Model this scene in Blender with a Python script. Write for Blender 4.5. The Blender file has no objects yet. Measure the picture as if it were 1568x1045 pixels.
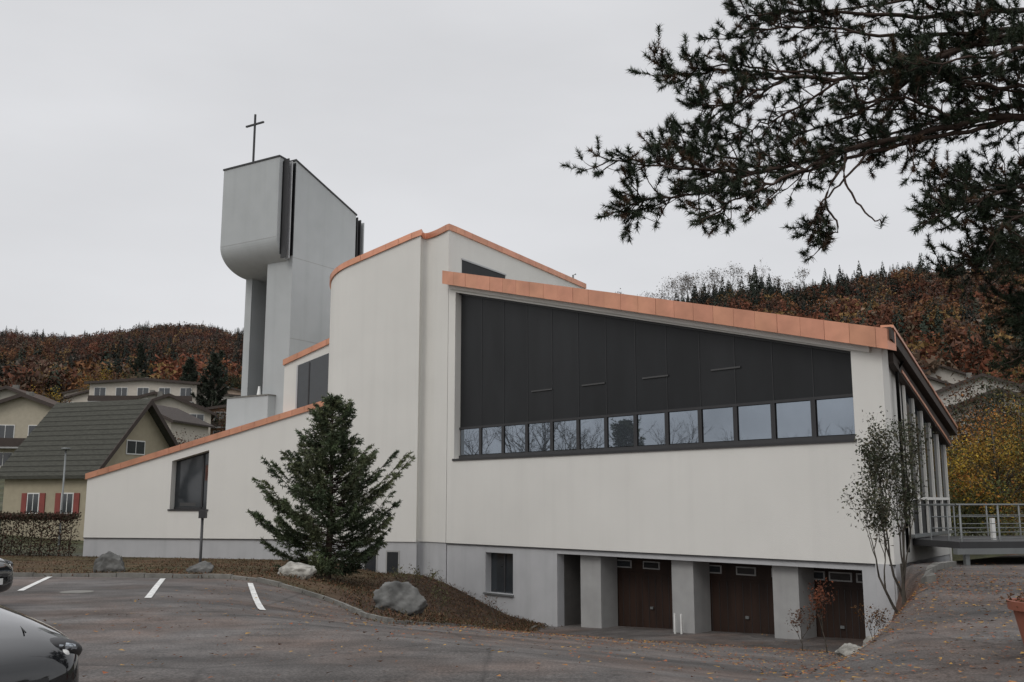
import bpy, bmesh, math, random
import numpy as np
from mathutils import Vector, noise
from mathutils.geometry import tessellate_polygon
random.seed(7); rng=np.random.default_rng(7)
scene=bpy.context.scene
def sm(t):
    t=max(0.,min(1.,t)); return t*t*(3-2*t)
def lerp(a,b,t): return a+(b-a)*t
# ------------------------------------------------------------------ materials
def new_mat(name):
    m=bpy.data.materials.new(name); m.use_nodes=True
    return m,m.node_tree.nodes,m.node_tree.links,m.node_tree.nodes['Principled BSDF']
def mat(name,col,rough=.7,metal=0.,var=.12,scale=3.,bump=0.,bscale=40.,attr=False,spec=.5,detail=6,coat=0,stretch=None,streak=0):
    m,N,L,b=new_mat(name)
    tc=N.new('ShaderNodeTexCoord'); src=tc.outputs['Object']
    if stretch:
        mp=N.new('ShaderNodeMapping'); mp.inputs['Scale'].default_value=stretch
        L.new(src,mp.inputs['Vector']); src=mp.outputs[0]
    nz=N.new('ShaderNodeTexNoise'); nz.inputs['Scale'].default_value=scale; nz.inputs['Detail'].default_value=detail
    L.new(src,nz.inputs['Vector'])
    mr=N.new('ShaderNodeMapRange'); mr.inputs[1].default_value=.25; mr.inputs[2].default_value=.75
    mr.inputs[3].default_value=1-var; mr.inputs[4].default_value=1+var
    L.new(nz.outputs['Fac'],mr.inputs[0]); fac=mr.outputs[0]
    if streak:
        mp=N.new('ShaderNodeMapping'); mp.inputs['Scale'].default_value=(2.6,2.6,.12); L.new(tc.outputs['Object'],mp.inputs[0])
        n3=N.new('ShaderNodeTexNoise'); n3.inputs['Scale'].default_value=1.; n3.inputs['Detail'].default_value=7; L.new(mp.outputs[0],n3.inputs['Vector'])
        r3=N.new('ShaderNodeMapRange'); r3.inputs[1].default_value=.5; r3.inputs[2].default_value=.8; r3.inputs[3].default_value=1; r3.inputs[4].default_value=1-streak; L.new(n3.outputs['Fac'],r3.inputs[0])
        q=N.new('ShaderNodeMath'); q.operation='MULTIPLY'; L.new(fac,q.inputs[0]); L.new(r3.outputs[0],q.inputs[1]); fac=q.outputs[0]
    mul=N.new('ShaderNodeMix'); mul.data_type='RGBA'; mul.blend_type='MULTIPLY'; mul.inputs[0].default_value=1
    if attr:
        a=N.new('ShaderNodeAttribute'); a.attribute_name='Col'
        if attr=='mul':
            m2=N.new('ShaderNodeMix'); m2.data_type='RGBA'; m2.blend_type='MULTIPLY'; m2.inputs[0].default_value=1
            m2.inputs[6].default_value=(*col,1); L.new(a.outputs['Color'],m2.inputs[7]); L.new(m2.outputs[2],mul.inputs[6])
        else: L.new(a.outputs['Color'],mul.inputs[6])
    else: mul.inputs[6].default_value=(*col,1)
    L.new(fac,mul.inputs[7])
    L.new(mul.outputs[2],b.inputs['Base Color'])
    b.inputs['Roughness'].default_value=rough; b.inputs['Metallic'].default_value=metal
    b.inputs['Specular IOR Level'].default_value=spec
    if coat: b.inputs['Coat Weight'].default_value=coat
    if bump:
        n2=N.new('ShaderNodeTexNoise'); n2.inputs['Scale'].default_value=bscale; n2.inputs['Detail'].default_value=4
        L.new(tc.outputs['Object'],n2.inputs['Vector'])
        bp=N.new('ShaderNodeBump'); bp.inputs['Strength'].default_value=bump; bp.inputs['Distance'].default_value=.02
        L.new(n2.outputs['Fac'],bp.inputs['Height']); L.new(bp.outputs[0],b.inputs['Normal'])
    return m
M={}
M['white']=mat('white_render',(.70,.69,.655),.9,var=.03,scale=.6,bump=.3,bscale=60,spec=.2,streak=.04)
M['plinth']=mat('plinth_render',(.45,.455,.465),.9,var=.07,scale=1.2,bump=.2,bscale=50,spec=.2,streak=.12)
M['tower']=mat('tower_concrete',(.44,.46,.465),.85,var=.05,scale=1.0,bump=.15,bscale=30,spec=.2,streak=.07)
M['copper']=mat('copper_sheet',(.62,.30,.19),.36,metal=.5,var=.16,scale=1.8,attr='mul',bump=.12,bscale=4)
M['dark']=mat('dark_panel',(.0125,.0135,.015),.5,var=.3,scale=1.3,stretch=(1,1,.3),spec=.35)
M['darkb']=mat('dark_panel_b',(.0145,.0155,.017),.48,var=.35,scale=1.1,stretch=(1,1,.3),spec=.36)
M['dark2']=mat('dark_metal',(.03,.03,.032),.5,var=.1)
M['seam']=mat('panel_seam',(.022,.023,.025),.5,var=.1)
M['strip']=mat('awning_rail',(.06,.06,.06),.5)
M['soffit']=mat('soffit_wood',(.045,.032,.026),.7,var=.2)
M['glass']=mat('coated_glass',(.28,.32,.37),.015,metal=.85,var=.14,scale=.6,bump=.02,bscale=1.5)
M['glassd']=mat('dark_glass',(.03,.035,.04),.06,var=.1,spec=.9)
M['door']=mat('garage_wood',(.030,.016,.011),.6,var=.4,scale=3,stretch=(1,1,.15),spec=.3)
M['pillar']=mat('concrete_pillar',(.34,.34,.335),.9,var=.1,scale=2,bump=.2,streak=.15)
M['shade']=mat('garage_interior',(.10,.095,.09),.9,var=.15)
M['foliage']=mat('foliage',(.05,.06,.03),.75,var=.2,scale=.9,attr=True,spec=.15)
M['far']=mat('far_foliage',(.05,.06,.03),.95,var=.35,scale=.012,attr=True,spec=.0)
M['needle']=mat('needles',(.03,.05,.025),.6,var=.3,scale=1.5,attr=True,spec=.3)
M['bark']=mat('bark',(.06,.042,.034),.9,var=.35,scale=6,bump=.6,bscale=30,spec=.2)
M['barkg']=mat('grey_bark',(.085,.075,.062),.9,var=.3,scale=6,spec=.2)
M['bed']=mat('bank_grass',(.05,.05,.03),.95,var=.45,scale=1.6,attr=True,bump=1.,bscale=14,spec=.1,detail=12)
M['kerb']=mat('kerb_stone',(.17,.165,.15),.9,var=.3,scale=3,bump=.4)
M['paint']=mat('road_paint',(.64,.64,.62),.7,var=.35,scale=7,detail=12)
M['rock']=mat('boulder',(.12,.12,.115),.9,var=.7,scale=2.5,bump=1,bscale=9,spec=.2,detail=12)
M['rockw']=mat('boulder_pale',(.34,.33,.30),.9,var=.6,scale=3,bump=1,bscale=9,spec=.2,detail=12)
M['steel']=mat('galvanised',(.20,.21,.21),.5,metal=.5,var=.1)
M['carblk']=mat('car_paint',(.010,.011,.013),.10,metal=.2,var=.02,coat=1.)
M['rubber']=mat('tyre',(.02,.02,.02),.8)
M['rim']=mat('alloy',(.4,.4,.42),.3,metal=.8)
M['lens']=mat('lamp_lens',(.38,.41,.44),.08,metal=.6,var=.7,scale=14)
M['plate']=mat('number_plate',(.70,.70,.68),.5)
M['terra']=mat('terracotta',(.22,.075,.045),.8,var=.15)
M['leaf']=mat('leaf_litter',(.2,.1,.03),.8,attr=True,var=.2)
# ------------------------------------------------------------------ helpers
def link(o,parent=None):
    scene.collection.objects.link(o)
    if parent: o.parent=parent
    return o
def empty(name):
    e=bpy.data.objects.new(name,None); e.empty_display_size=.3; return link(e)
def mesh_obj(name,verts,faces,m,parent=None,smooth=False,recalc=True):
    me=bpy.data.meshes.new(name); me.from_pydata([tuple(v) for v in verts],[],faces); me.update()
    if recalc:
        bm=bmesh.new(); bm.from_mesh(me); bmesh.ops.recalc_face_normals(bm,faces=bm.faces); bm.to_mesh(me); bm.free()
    if m: me.materials.append(m)
    if smooth:
        for p in me.polygons: p.use_smooth=True
    return link(bpy.data.objects.new(name,me),parent)
class Fr:
    def __init__(s,o,d,n): s.o=o;s.d=d;s.n=n
    def __call__(s,a,z,n=0): return (s.o[0]+s.d[0]*a+s.n[0]*n, s.o[1]+s.d[1]*a+s.n[1]*n, z)
def prism(fr,poly,n0,n1,m,name,parent=None,holes=()):
    loops=[poly]+list(holes); flat=[p for l in loops for p in l]
    tr=tessellate_polygon([[Vector((p[0],p[1],0)) for p in l] for l in loops])
    k=len(flat)
    V=[fr(p[0],p[1],n1) for p in flat]+[fr(p[0],p[1],n0) for p in flat]
    F=[tuple(t) for t in tr]+[tuple(i+k for i in reversed(t)) for t in tr]
    off=0
    for l in loops:
        q=len(l)
        for i in range(q):
            a=off+i;b=off+(i+1)%q
            F.append((a,b,b+k,a+k))
        off+=q
    return mesh_obj(name,V,F,m,parent)
def rect(a,b,z0,z1): return [(a,z0),(b,z0),(b,z1),(a,z1)]
def tris_mesh(name,V,col,m,parent=None):
    V=np.asarray(V,dtype=np.float32).reshape(-1,3,3); n=len(V)
    me=bpy.data.meshes.new(name)
    me.vertices.add(3*n); me.vertices.foreach_set('co',V.ravel())
    me.loops.add(3*n); me.loops.foreach_set('vertex_index',np.arange(3*n,dtype=np.int32))
    me.polygons.add(n); me.polygons.foreach_set('loop_start',np.arange(0,3*n,3,dtype=np.int32))
    me.update(calc_edges=True)
    ca=me.color_attributes.new('Col','FLOAT_COLOR','POINT')
    c=np.ones((3*n,4),dtype=np.float32); c[:,:3]=np.repeat(np.asarray(col,dtype=np.float32).reshape(-1,3),3,axis=0)
    ca.data.foreach_set('color',c.ravel())
    me.materials.append(m)
    return link(bpy.data.objects.new(name,me),parent)
class Tubes:
    def __init__(s): s.V=[];s.F=[]
    def add(s,pts,rad,k=5):
        base=len(s.V); n=len(pts)
        for i,p in enumerate(pts):
            a=Vector(pts[max(0,i-1)]);b=Vector(pts[min(n-1,i+1)])
            t=(b-a).normalized() if (b-a).length>1e-6 else Vector((0,0,1))
            u=t.cross(Vector((0,0,1)) if abs(t.z)<.9 else Vector((1,0,0))).normalized(); w=t.cross(u)
            for j in range(k):
                an=2*math.pi*j/k
                s.V.append(Vector(p)+(u*math.cos(an)+w*math.sin(an))*rad[i])
        for i in range(n-1):
            for j in range(k):
                a=base+i*k+j;b=base+i*k+(j+1)%k
                s.F.append((a,b,b+k,a+k))
        s.F.append(tuple(base+(n-1)*k+j for j in range(k)))
    def obj(s,name,m,parent=None): return mesh_obj(name,s.V,s.F,m,parent,smooth=True,recalc=False)
def rvec(n):
    v=rng.normal(size=(n,3)); return v/np.linalg.norm(v,axis=1)[:,None]
def leaf_tris(C,size,flat=0.):
    n=len(C); a=rvec(n); a[:,2]*=(1-flat); b=rvec(n); b[:,2]*=(1-flat)
    s=size*rng.uniform(.6,1.3,(n,1))
    return np.stack([C-a*s*.5,C+a*s*.5,C+b*s*.7],axis=1)
# ------------------------------------------------------------------ frames
C0=(10.02,26.26); HF=Fr(C0,(-.677,.736),(-.736,-.677))
S=Fr(C0,(.574,.819),(.819,-.574))
B=(-3.93,40.9); WF=Fr(B,(-.9515,.3076),(-.3076,-.9515))
W2=Fr((-8.23,43.55),(-.978,.208),(-.208,-.978))
T=Fr((-11.4,46.),(-.847,.531),(-.531,-.847)); TS=Fr((-11.4,46.),(.531,.847),(-.847,.531))
# ------------------------------------------------------------------ terrain
def hills(x,y):
    if y<58: return 0.
    r=x/y
    nz=noise.noise(Vector((x*.006,y*.006,0)))*1.0+noise.noise(Vector((x*.02,y*.02,3)))*.4
    Lk=np.interp(y,[58,100,160,400,1000,1400,2500],[0,6,13.5,46,172,150,60])
    rl=np.interp(r,[-2.5,-1.2,-.6,-.5,-.45,-.38,-.33,-.27,-.1],[.3,.8,.98,.95,.955,1.01,1.0,.93,.88])
    Rk=np.interp(y,[58,90,150,300,500,700,1200,2500],[0,3.5,13,52,104,96,60,20])
    rr=np.interp(r,[0,.1,.16,.22,.3,.42,.7,1.2,2.5],[.80,.86,.90,.97,.99,1.10,1.15,.8,.2])
    w=sm((r+.12)/.2)
    return lerp(Lk*rl,Rk*rr,w)+nz*min(7,y*.008)*(1 if y>90 else 0)
K4=(-2.26,19.2); kd=(.187,.982)
def sn(x,y):
    rx,ry=x-C0[0],y-C0[1]
    return rx*HF.d[0]+ry*HF.d[1], rx*HF.n[0]+ry*HF.n[1]
def bank_r(s,n):
    sf=.5-.42*max(0,n); wd=lerp(.7,1.7,max(0,min(1,(n+.5)/3)))
    return sm((s-(sf-wd))/wd)
def ground_z(x,y):
    b=float(np.interp(y,[-50,9,22,26,34,43,60],[0,0,-.2,-.28,-.70,-.92,-.6]))
    rw=sm((x-3)/5)
    if y<60: b=lerp(b,.02,rw)
    if x<5 and y<60: b-=.42*sm((x+8)/3)*sm((y-25.5)/7)*(1-rw)
    s,n=sn(x,y)
    fl=-2.05-.05*max(0,min(13,s))
    t=max(0,min(1,(n-2.)/15.5)); r=fl+(b-fl)*t
    dL=-(x-K4[0])*kd[1]+(y-K4[1])*kd[0]
    wL=1-sm(dL/6.2)
    wB=sm((n+9)/5)
    return b+(r-b)*wL*bank_r(s,n)*wB+hills(x,y)
def axis(a,b,st,lo,hi,g=1.12):
    v=list(np.arange(a,b+1e-6,st)); s=st;x=v[-1]
    while x<hi: s*=g;x+=s;v.append(x)
    s=st;x=v[0];o=[]
    while x>lo: s*=g;x-=s;o.append(x)
    return o[::-1]+v
xs=axis(-22,18,.35,-3500,3500); ys=axis(4,46,.35,-1500,3200,1.09)
V=[];C=[]
for y in ys:
    for x in xs:
        V.append((x,y,ground_z(x,y)))
        s,n=sn(x,y)
        asp=(.104,.095,.090)
        g=sm((y-46)/2) if x<4 else sm((y-30)/2)
        g=max(g,sm((abs(x)-26)/6))
        if n>-1.8 and -1<s<18: g=0
        col=[lerp(asp[i],(.055,.06,.03)[i],g) for i in range(3)]
        w_=bank_r(s,n); so=sm(w_*4)*sm((1-w_)*5)*sm((9.5-n)/3)
        col=[lerp(col[i],(.085,.045,.028)[i],so) for i in range(3)]
        f=sm((y-190)/120)
        col=[lerp(col[i],(.045,.028,.020)[i],f) for i in range(3)]
        C.append((*col,1))
nx=len(xs); F=[(j*nx+i,j*nx+i+1,(j+1)*nx+i+1,(j+1)*nx+i) for j in range(len(ys)-1) for i in range(nx-1)]
m,N,L,b=new_mat('ground_surface')
tc=N.new('ShaderNodeTexCoord'); at=N.new('ShaderNodeAttribute'); at.attribute_name='Col'
def nzn(sc,det,lo,hi,a,bb,st=None,rot=.25):
    q=N.new('ShaderNodeTexNoise'); q.inputs['Scale'].default_value=sc; q.inputs['Detail'].default_value=det
    if st:
        mp=N.new('ShaderNodeMapping'); mp.inputs['Scale'].default_value=st; mp.inputs['Rotation'].default_value=(0,0,rot); L.new(tc.outputs['Object'],mp.inputs[0]); L.new(mp.outputs[0],q.inputs['Vector'])
    else: L.new(tc.outputs['Object'],q.inputs['Vector'])
    r=N.new('ShaderNodeMapRange'); r.inputs[1].default_value=lo;r.inputs[2].default_value=hi;r.inputs[3].default_value=a;r.inputs[4].default_value=bb
    L.new(q.outputs['Fac'],r.inputs[0]); return r.outputs[0]
def mth(a,b_,op='MULTIPLY'):
    q=N.new('ShaderNodeMath'); q.operation=op; L.new(a,q.inputs[0]); L.new(b_,q.inputs[1]); return q.outputs[0]
f1=nzn(.20,7,.36,.64,.72,1.26,(1,2.6,1)); f2=nzn(1.5,10,.35,.65,.80,1.20); f3=nzn(38,4,.35,.65,.62,1.38); f4=nzn(.9,9,.52,.60,1.0,.80,(1,3.2,1),-.5)
ff=mth(mth(mth(f1,f2),f3),f4)
vo=N.new('ShaderNodeTexVoronoi'); vo.feature='DISTANCE_TO_EDGE'; vo.inputs['Scale'].default_value=.27
wn=N.new('ShaderNodeTexNoise'); wn.inputs['Scale'].default_value=1.2; wn.inputs['Detail'].default_value=6; L.new(tc.outputs['Object'],wn.inputs['Vector'])
va=N.new('ShaderNodeMix'); va.data_type='VECTOR'; va.inputs[0].default_value=.12; L.new(tc.outputs['Object'],va.inputs[4]); L.new(wn.outputs['Color'],va.inputs[5]); L.new(va.outputs[1],vo.inputs['Vector'])
cr=N.new('ShaderNodeMapRange'); cr.inputs[1].default_value=.0; cr.inputs[2].default_value=.010; cr.inputs[3].default_value=.66; cr.inputs[4].default_value=1; L.new(vo.outputs['Distance'],cr.inputs[0])
ff=mth(ff,cr.outputs[0])
mx=N.new('ShaderNodeMix'); mx.data_type='RGBA'; mx.blend_type='MULTIPLY'; mx.inputs[0].default_value=1
L.new(at.outputs['Color'],mx.inputs[6]); L.new(ff,mx.inputs[7])
t2=nzn(.45,8,.44,.62,0,.75); mt=N.new('ShaderNodeMix'); mt.data_type='RGBA'; L.new(t2,mt.inputs[0])
L.new(mx.outputs[2],mt.inputs[6]); mt2=N.new('ShaderNodeMix'); mt2.data_type='RGBA'; mt2.blend_type='MULTIPLY'; mt2.inputs[0].default_value=1
L.new(mx.outputs[2],mt2.inputs[6]); mt2.inputs[7].default_value=(1.10,.88,.77,1); L.new(mt2.outputs[2],mt.inputs[7])
L.new(mt.outputs[2],b.inputs['Base Color']); L.new(nzn(.4,5,.3,.7,.55,.95),b.inputs['Roughness'])
bn=N.new('ShaderNodeTexNoise'); bn.inputs['Scale'].default_value=60; L.new(tc.outputs['Object'],bn.inputs['Vector'])
bp=N.new('ShaderNodeBump'); bp.inputs['Strength'].default_value=.5; bp.inputs['Distance'].default_value=.012
L.new(bn.outputs['Fac'],bp.inputs['Height']); L.new(bp.outputs[0],b.inputs['Normal']); b.inputs['Specular IOR Level'].default_value=.25
g=mesh_obj('ground',V,F,m,smooth=True,recalc=False)
ca=g.data.color_attributes.new('Col','FLOAT_COLOR','POINT'); ca.data.foreach_set('color',np.array(C,dtype=np.float32).ravel())
# planted bank
FR=[(-24,27.2),(-12.2,26.5),(-6.6,25.2),(-4.0,23.4),(-2.3,19.2),(-1.5,23.5),(-.5,28.7),(.85,35.4)]
BK=[(-25,47),(-15,45.3),(-10,44.3),(-6.5,42),(-4.0,41),(-2.8,40.2),(-1.2,38.8),(.9,36.4)]
def res(P,n):
    o=[]
    for i in range(len(P)-1):
        for k in range(n): o.append((lerp(P[i][0],P[i+1][0],k/n),lerp(P[i][1],P[i+1][1],k/n)))
    return o+[P[-1]]
fr_,bk_=res(FR,12),res(BK,12); V=[];C=[];nv=44
for j in range(nv+1):
    t=j/nv
    for i in range(len(fr_)):
        x=lerp(fr_[i][0],bk_[i][0],t);y=lerp(fr_[i][1],bk_[i][1],t)
        e=min(t,1-t,.12)/.12
        V.append((x,y,ground_z(x,y)+.03+e*.03+.05*e*noise.noise(Vector((x*1.3,y*1.3,0)))))
        q=.5+.9*noise.noise(Vector((x*.35,y*.35,1))); q=max(0,min(1,q)); k=sm((x+5.5)/2)
        gr=(lerp(.105,.07,q),lerp(.066,.062,q),lerp(.043,.034,q)); mu=(.062,.042,.031)
        C.append((*[lerp(gr[c],mu[c],k) for c in range(3)],1))
w=len(fr_); F=[(j*w+i,j*w+i+1,(j+1)*w+i+1,(j+1)*w+i) for j in range(nv) for i in range(w-1)]
bed=mesh_obj('planted_bank',V,F,M['bed'],smooth=True,recalc=False)
ca=bed.data.color_attributes.new('Col','FLOAT_COLOR','POINT'); ca.data.foreach_set('color',np.array(C,dtype=np.float32).ravel())
n=26000; ii=rng.integers(0,len(V),n); P=np.array(V)[ii]+np.c_[rng.normal(0,.25,n),rng.normal(0,.2,n),np.full(n,.0)]
h=rng.uniform(.02,.08,n); an=rng.uniform(0,6.28,n); dx=np.c_[np.cos(an),np.sin(an),np.zeros(n)]*.02
tip=P+np.c_[rng.normal(0,.05,n),rng.normal(0,.05,n),h]
cc=np.array([(.09,.065,.035),(.12,.075,.045),(.06,.055,.028),(.12,.055,.03)])[rng.integers(0,4,n)]*rng.uniform(.6,1.2,(n,1))
tris_mesh('grass',np.stack([P-dx,P+dx,tip],1),cc,M['foliage'])
def ribbon(name,P,w,h,m,lift=0,seg=.8,gap=.012,parent=None):
    V=[];F=[]
    D=[0]
    for i in range(1,len(P)): D.append(D[-1]+math.dist(P[i-1],P[i]))
    k=max(1,int(D[-1]/seg))
    def at(d): return (np.interp(d,D,[p[0] for p in P]),np.interp(d,D,[p[1] for p in P]))
    for i in range(k):
        a=at(D[-1]*i/k+gap);c=at(D[-1]*(i+1)/k-gap); hj=h+random.uniform(-.015,.015)
        dx,dy=c[0]-a[0],c[1]-a[1];l=math.hypot(dx,dy)or 1;nx_,ny_=-dy/l*w/2,dx/l*w/2
        q=len(V)
        for (px,py) in((a[0]-nx_,a[1]-ny_),(c[0]-nx_,c[1]-ny_),(c[0]+nx_,c[1]+ny_),(a[0]+nx_,a[1]+ny_)):
            z=ground_z(px,py)+lift; V+= [(px,py,z+hj),(px,py,z-.1)]
        F+=[(q,q+2,q+4,q+6),(q,q+1,q+3,q+2),(q+2,q+3,q+5,q+4),(q+4,q+5,q+7,q+6),(q+6,q+7,q+1,q)]
    return mesh_obj(name,V,F,m,parent)
ribbon('kerb',FR[:5],.13,.10,M['kerb']); ribbon('kerb',FR[4:],.10,.07,M['kerb'])
RK=[(11.3,25.7),(10.3,24.4),(9.2,22.4),(8.6,20.6)]
ribbon('kerb',RK,.18,.14,M['kerb'],seg=.55)
for a,b2 in(((-12,26.1),(-10.2,20.9)),((-8.75,25.2),(-6.9,19.1)),((-6.35,24.4),(-4.47,18.1)),((-15,26.5),(-13.2,21))):
    V=[]
    for t in range(13):
        x,y=lerp(a[0],b2[0],t/12),lerp(a[1],b2[1],t/12)
        V+=[(x-.06,y-.02,ground_z(x-.06,y)+.012),(x+.06,y+.02,ground_z(x+.06,y)+.012)]
    F=[(2*i,2*i+1,2*i+3,2*i+2) for i in range(12)]
    mesh_obj('parking_line',V,F,M['paint'],recalc=False)
t=Tubes(); x,y=-8.9,20.6; z=ground_z(x,y); t.add([(x,y,z-.02),(x,y,z+.012)],[.33,.33],24); o=t.obj('manhole_cover',M['kerb'])
for pl in o.data.polygons: pl.use_smooth=False
# leaf litter
n=10200; X=np.concatenate([rng.normal(9,2.0,4600),rng.uniform(-7,9,2200),rng.uniform(3.0,10,2200),rng.uniform(-4,4,1200)])
Y=np.concatenate([rng.normal(20.5,3.0,4600),rng.uniform(8,26,2200),rng.uniform(9,17,2200),rng.uniform(17,26,1200)])
Z=np.array([ground_z(a,b2) for a,b2 in zip(X,Y)])+.025
P=np.c_[X,Y,Z]; a=rvec(n);a[:,2]*=.25;b3=rvec(n);b3[:,2]*=.25;s=rng.uniform(.018,.05,(n,1))
Vt=np.stack([P-a*s,P+a*s,P+b3*s*1.3],1)
cc=np.array([(.32,.14,.03),(.36,.21,.05),(.16,.07,.03),(.10,.045,.028),(.26,.08,.03),(.10,.05,.03)])[rng.integers(0,6,n)]
tris_mesh('fallen_leaves',Vt,cc,M['leaf'])
# ------------------------------------------------------------------ church
church=empty('church')
def cap(name,P,h,out,inn,parent,seg=.75):
    D=[0]
    for i in range(1,len(P)): D.append(D[-1]+math.dist(P[i-1][:2],P[i][:2]))
    A=np.array(P); dd=list(np.arange(0,D[-1],seg))
    ds=sorted(set([round(d,4) for d in dd+D])); js=set(round(d,4) for d in dd)
    def at(d): return np.array([np.interp(d,D,A[:,k]) for k in range(3)])
    def nr(d):
        p,q=at(max(0,d-.25)),at(min(D[-1],d+.25)); v=q-p; l=math.hypot(v[0],v[1]); return np.array((v[1]/l,-v[0]/l,0))
    V=[];F=[];C=[]; c=1.;o=0
    for i in range(len(ds)-1):
        if ds[i] in js: c=random.uniform(.92,1.07); o=random.uniform(0,.008)
        if ds[i+1]-ds[i]<.005: continue
        q=len(V); g0=.005 if ds[i] in js else 0; g1=.005 if ds[i+1] in js else 0
        for d in(ds[i]+g0,ds[i+1]-g1):
            p=at(d);n=nr(d)
            for (k,z) in((out+o,0),(out+o,-h),(-inn,-h),(-inn,.02)):
                v=p+n*k; V.append((v[0],v[1],v[2]+z))
            C+= [(c,c*random.uniform(.96,1.02),c,1)]*4
        F+=[(q,q+1,q+5,q+4),(q+1,q+2,q+6,q+5),(q+2,q+3,q+7,q+6),(q+3,q,q+4,q+7)]
        if g0: F.append((q,q+3,q+2,q+1))
        if g1 or i==len(ds)-2: F.append((q+4,q+5,q+6,q+7))
    o=mesh_obj(name,V,F,M['copper'],parent)
    ca=o.data.color_attributes.new('Col','FLOAT_COLOR','POINT'); ca.data.foreach_set('color',np.array(C,dtype=np.float32).ravel())
    return o
def loop_solid(name,P,zb,m,parent):
    k=len(P); V=[(p[0],p[1],zb) for p in P]+[tuple(p) for p in P]
    tr=tessellate_polygon([[Vector((p[0],p[1],0)) for p in P]])
    F=[(i,(i+1)%k,(i+1)%k+k,i+k) for i in range(k)]+[tuple(j+k for j in t) for t in tr]+[tuple(t) for t in tr]
    return mesh_obj(name,V,F,m,parent)
ft=lambda s:6.31+.2588*s
wt=lambda s:5.55+.2548*s
prism(HF,[(0,.02),(18.7,.02),(18.7,ft(18.7)-.08),(0,ft(0)-.08)],-.35,0,M['white'],'hall_front_wall',church,
      holes=[[(.9,3.35),(.9,wt(.9)),(18.25,wt(18.25)),(18.25,3.35)]])
prism(HF,[(0,-4),(18.7,-4),(18.7,.018),(0,.018)],-.4,-.05,M['plinth'],'hall_plinth',church,
      holes=[[(.95,-3.9),(.95,-.17),(12.5,-.17),(12.5,-3.9)],[(14.8,-1.75),(14.8,-.26),(16.35,-.26),(16.35,-1.75)]])
prism(HF,rect(-.01,18.72,-.012,.016),-.04,.012,M['dark2'],'drip_edge',church)
prism(HF,[(.9,3.35),(18.25,3.35),(18.25,wt(18.25)),(.9,wt(.9))],-.38,-.32,M['dark2'],'dark_backing',church)
prism(HF,rect(.86,18.32,3.27,3.349),-.3,.05,M['dark2'],'window_sill',church)
prism(HF,[(.88,wt(.88)-.07),(18.27,wt(18.27)-.07),(18.27,wt(18.27)),(.88,wt(.88))],-.28,-.2,M['dark2'],'window_head',church)
pw=17.3/13
for i in range(13):
    a=.93+i*pw
    prism(HF,[(a,4.5),(a+pw-.008,4.5),(a+pw-.008,wt(a+pw)-.02),(a,wt(a)-.02)],-.31,-.29,M['darkb' if i in(3,8,9) else 'dark'],f'screen_{i}',church)
    prism(HF,rect(a+.1,a+pw-.1,3.5,4.52),-.285,-.262,M['glass'],f'pane_{i}',church)
    prism(HF,[(a-.014,4.62),(a+.014,4.62),(a+.014,wt(a)-.08),(a-.014,wt(a)-.08)],-.289,-.280,M['seam'],f'seam_{i}',church)
    prism(HF,rect(a-.05,a+.1,3.36,4.54),-.285,-.24,M['dark2'],f'frame_{i}',church)
prism(HF,rect(.92,18.23,3.36,3.48),-.31,-.235,M['dark2'],'rail_low',church)
prism(HF,rect(.92,18.23,4.54,4.62),-.285,-.235,M['dark2'],'rail_high',church)
for a in(4.7,7.5,10.3,12.9): prism(HF,rect(a,a+1.1,5.72,5.77),-.287,-.25,M['strip'],f'rail_{a}',church)
prism(HF,[(.3,ft(.3)-.72),(18.6,ft(18.6)-.72),(18.6,ft(18.6)-.5),(.3,ft(.3)-.5)],0.001,.10,M['white'],'flashing',church)
cap('copper_fascia',[HF(18.72,ft(18.72)),HF(-.35,ft(-.35))],.56,.34,.15,church)
prism(HF,[(-.34,ft(-.34)-.5),(18.7,ft(18.7)-.5),(18.7,ft(18.7)-.45),(-.34,ft(-.34)-.45)],-.1,.33,M['soffit'],'front_soffit',church)
loop_solid('hall_body',[HF(.05,ft(0)-.35,-.36),S(.36,5.8,-.02),S(7.1,4.0,-.02),(7,49,6.5),HF(18.65,ft(18.6)-.3,-.36)],.0,M['white'],church)
prism(S,[(.02,-2.2),(7.1,-2.2),(7.1,.018),(.02,.018)],-.5,-.04,M['plinth'],'side_plinth',church)
prism(S,rect(7.1-.2,7.1,-2.2,3.9),-3,0,M['white'],'side_return',church)
et=lambda q:6.30-.30*q
prism(S,[(1.9,.75),(6.9,.75),(6.9,et(6.9)-.75),(1.9,et(1.9)-.75)],-.015,.0,M['dark'],'side_glazing_back',church)
prism(S,[(1.9,1.8),(6.9,1.8),(6.9,et(6.9)-.8),(1.9,et(1.9)-.8)],.001,.02,M['glassd'],'side_glazing',church)
for i in range(6):
    q=1.9+i*.98
    prism(S,[(q,.75),(q+.07,.75),(q+.07,et(q)-.78),(q,et(q)-.75)],.021,.09,M['white'],f'side_mullion_{i}',church)
prism(S,rect(1.9,6.95,1.7,1.78),.021,.08,M['white'],'side_transom',church)
prism(S,rect(1.85,6.95,.66,.75),.0,.13,M['steel'],'side_sill',church)
prism(S,[(.0,et(.0)-.42),(7.4,et(7.4)-.3),(7.4,et(7.4)-.05),(.0,et(.0)-.12)],.001,.36,M['soffit'],'side_eave',church)
prism(S,[(-.30,et(-.3)-.45),(.0,et(.0)-.45),(.0,et(.0)-.12),(-.30,et(-.3)-.12)],.1,.36,M['soffit'],'corner_eave',church)
cap('side_eave_copper',[S(-.2,et(-.2)-.02,.36),S(7.42,et(7.42),.36)],.08,.03,.3,church)
prism(S,[(.4,et(.4)-.8),(7,et(7)-.8),(7,et(7)-.4),(.4,et(.4)-.5)],.022,.2,M['soffit'],'side_beam',church)
cap('side_inner_copper',[S(1.2,et(1.2)-.66,.2),S(7.0,et(7)-.66,.2)],.08,.02,.1,church)
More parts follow.
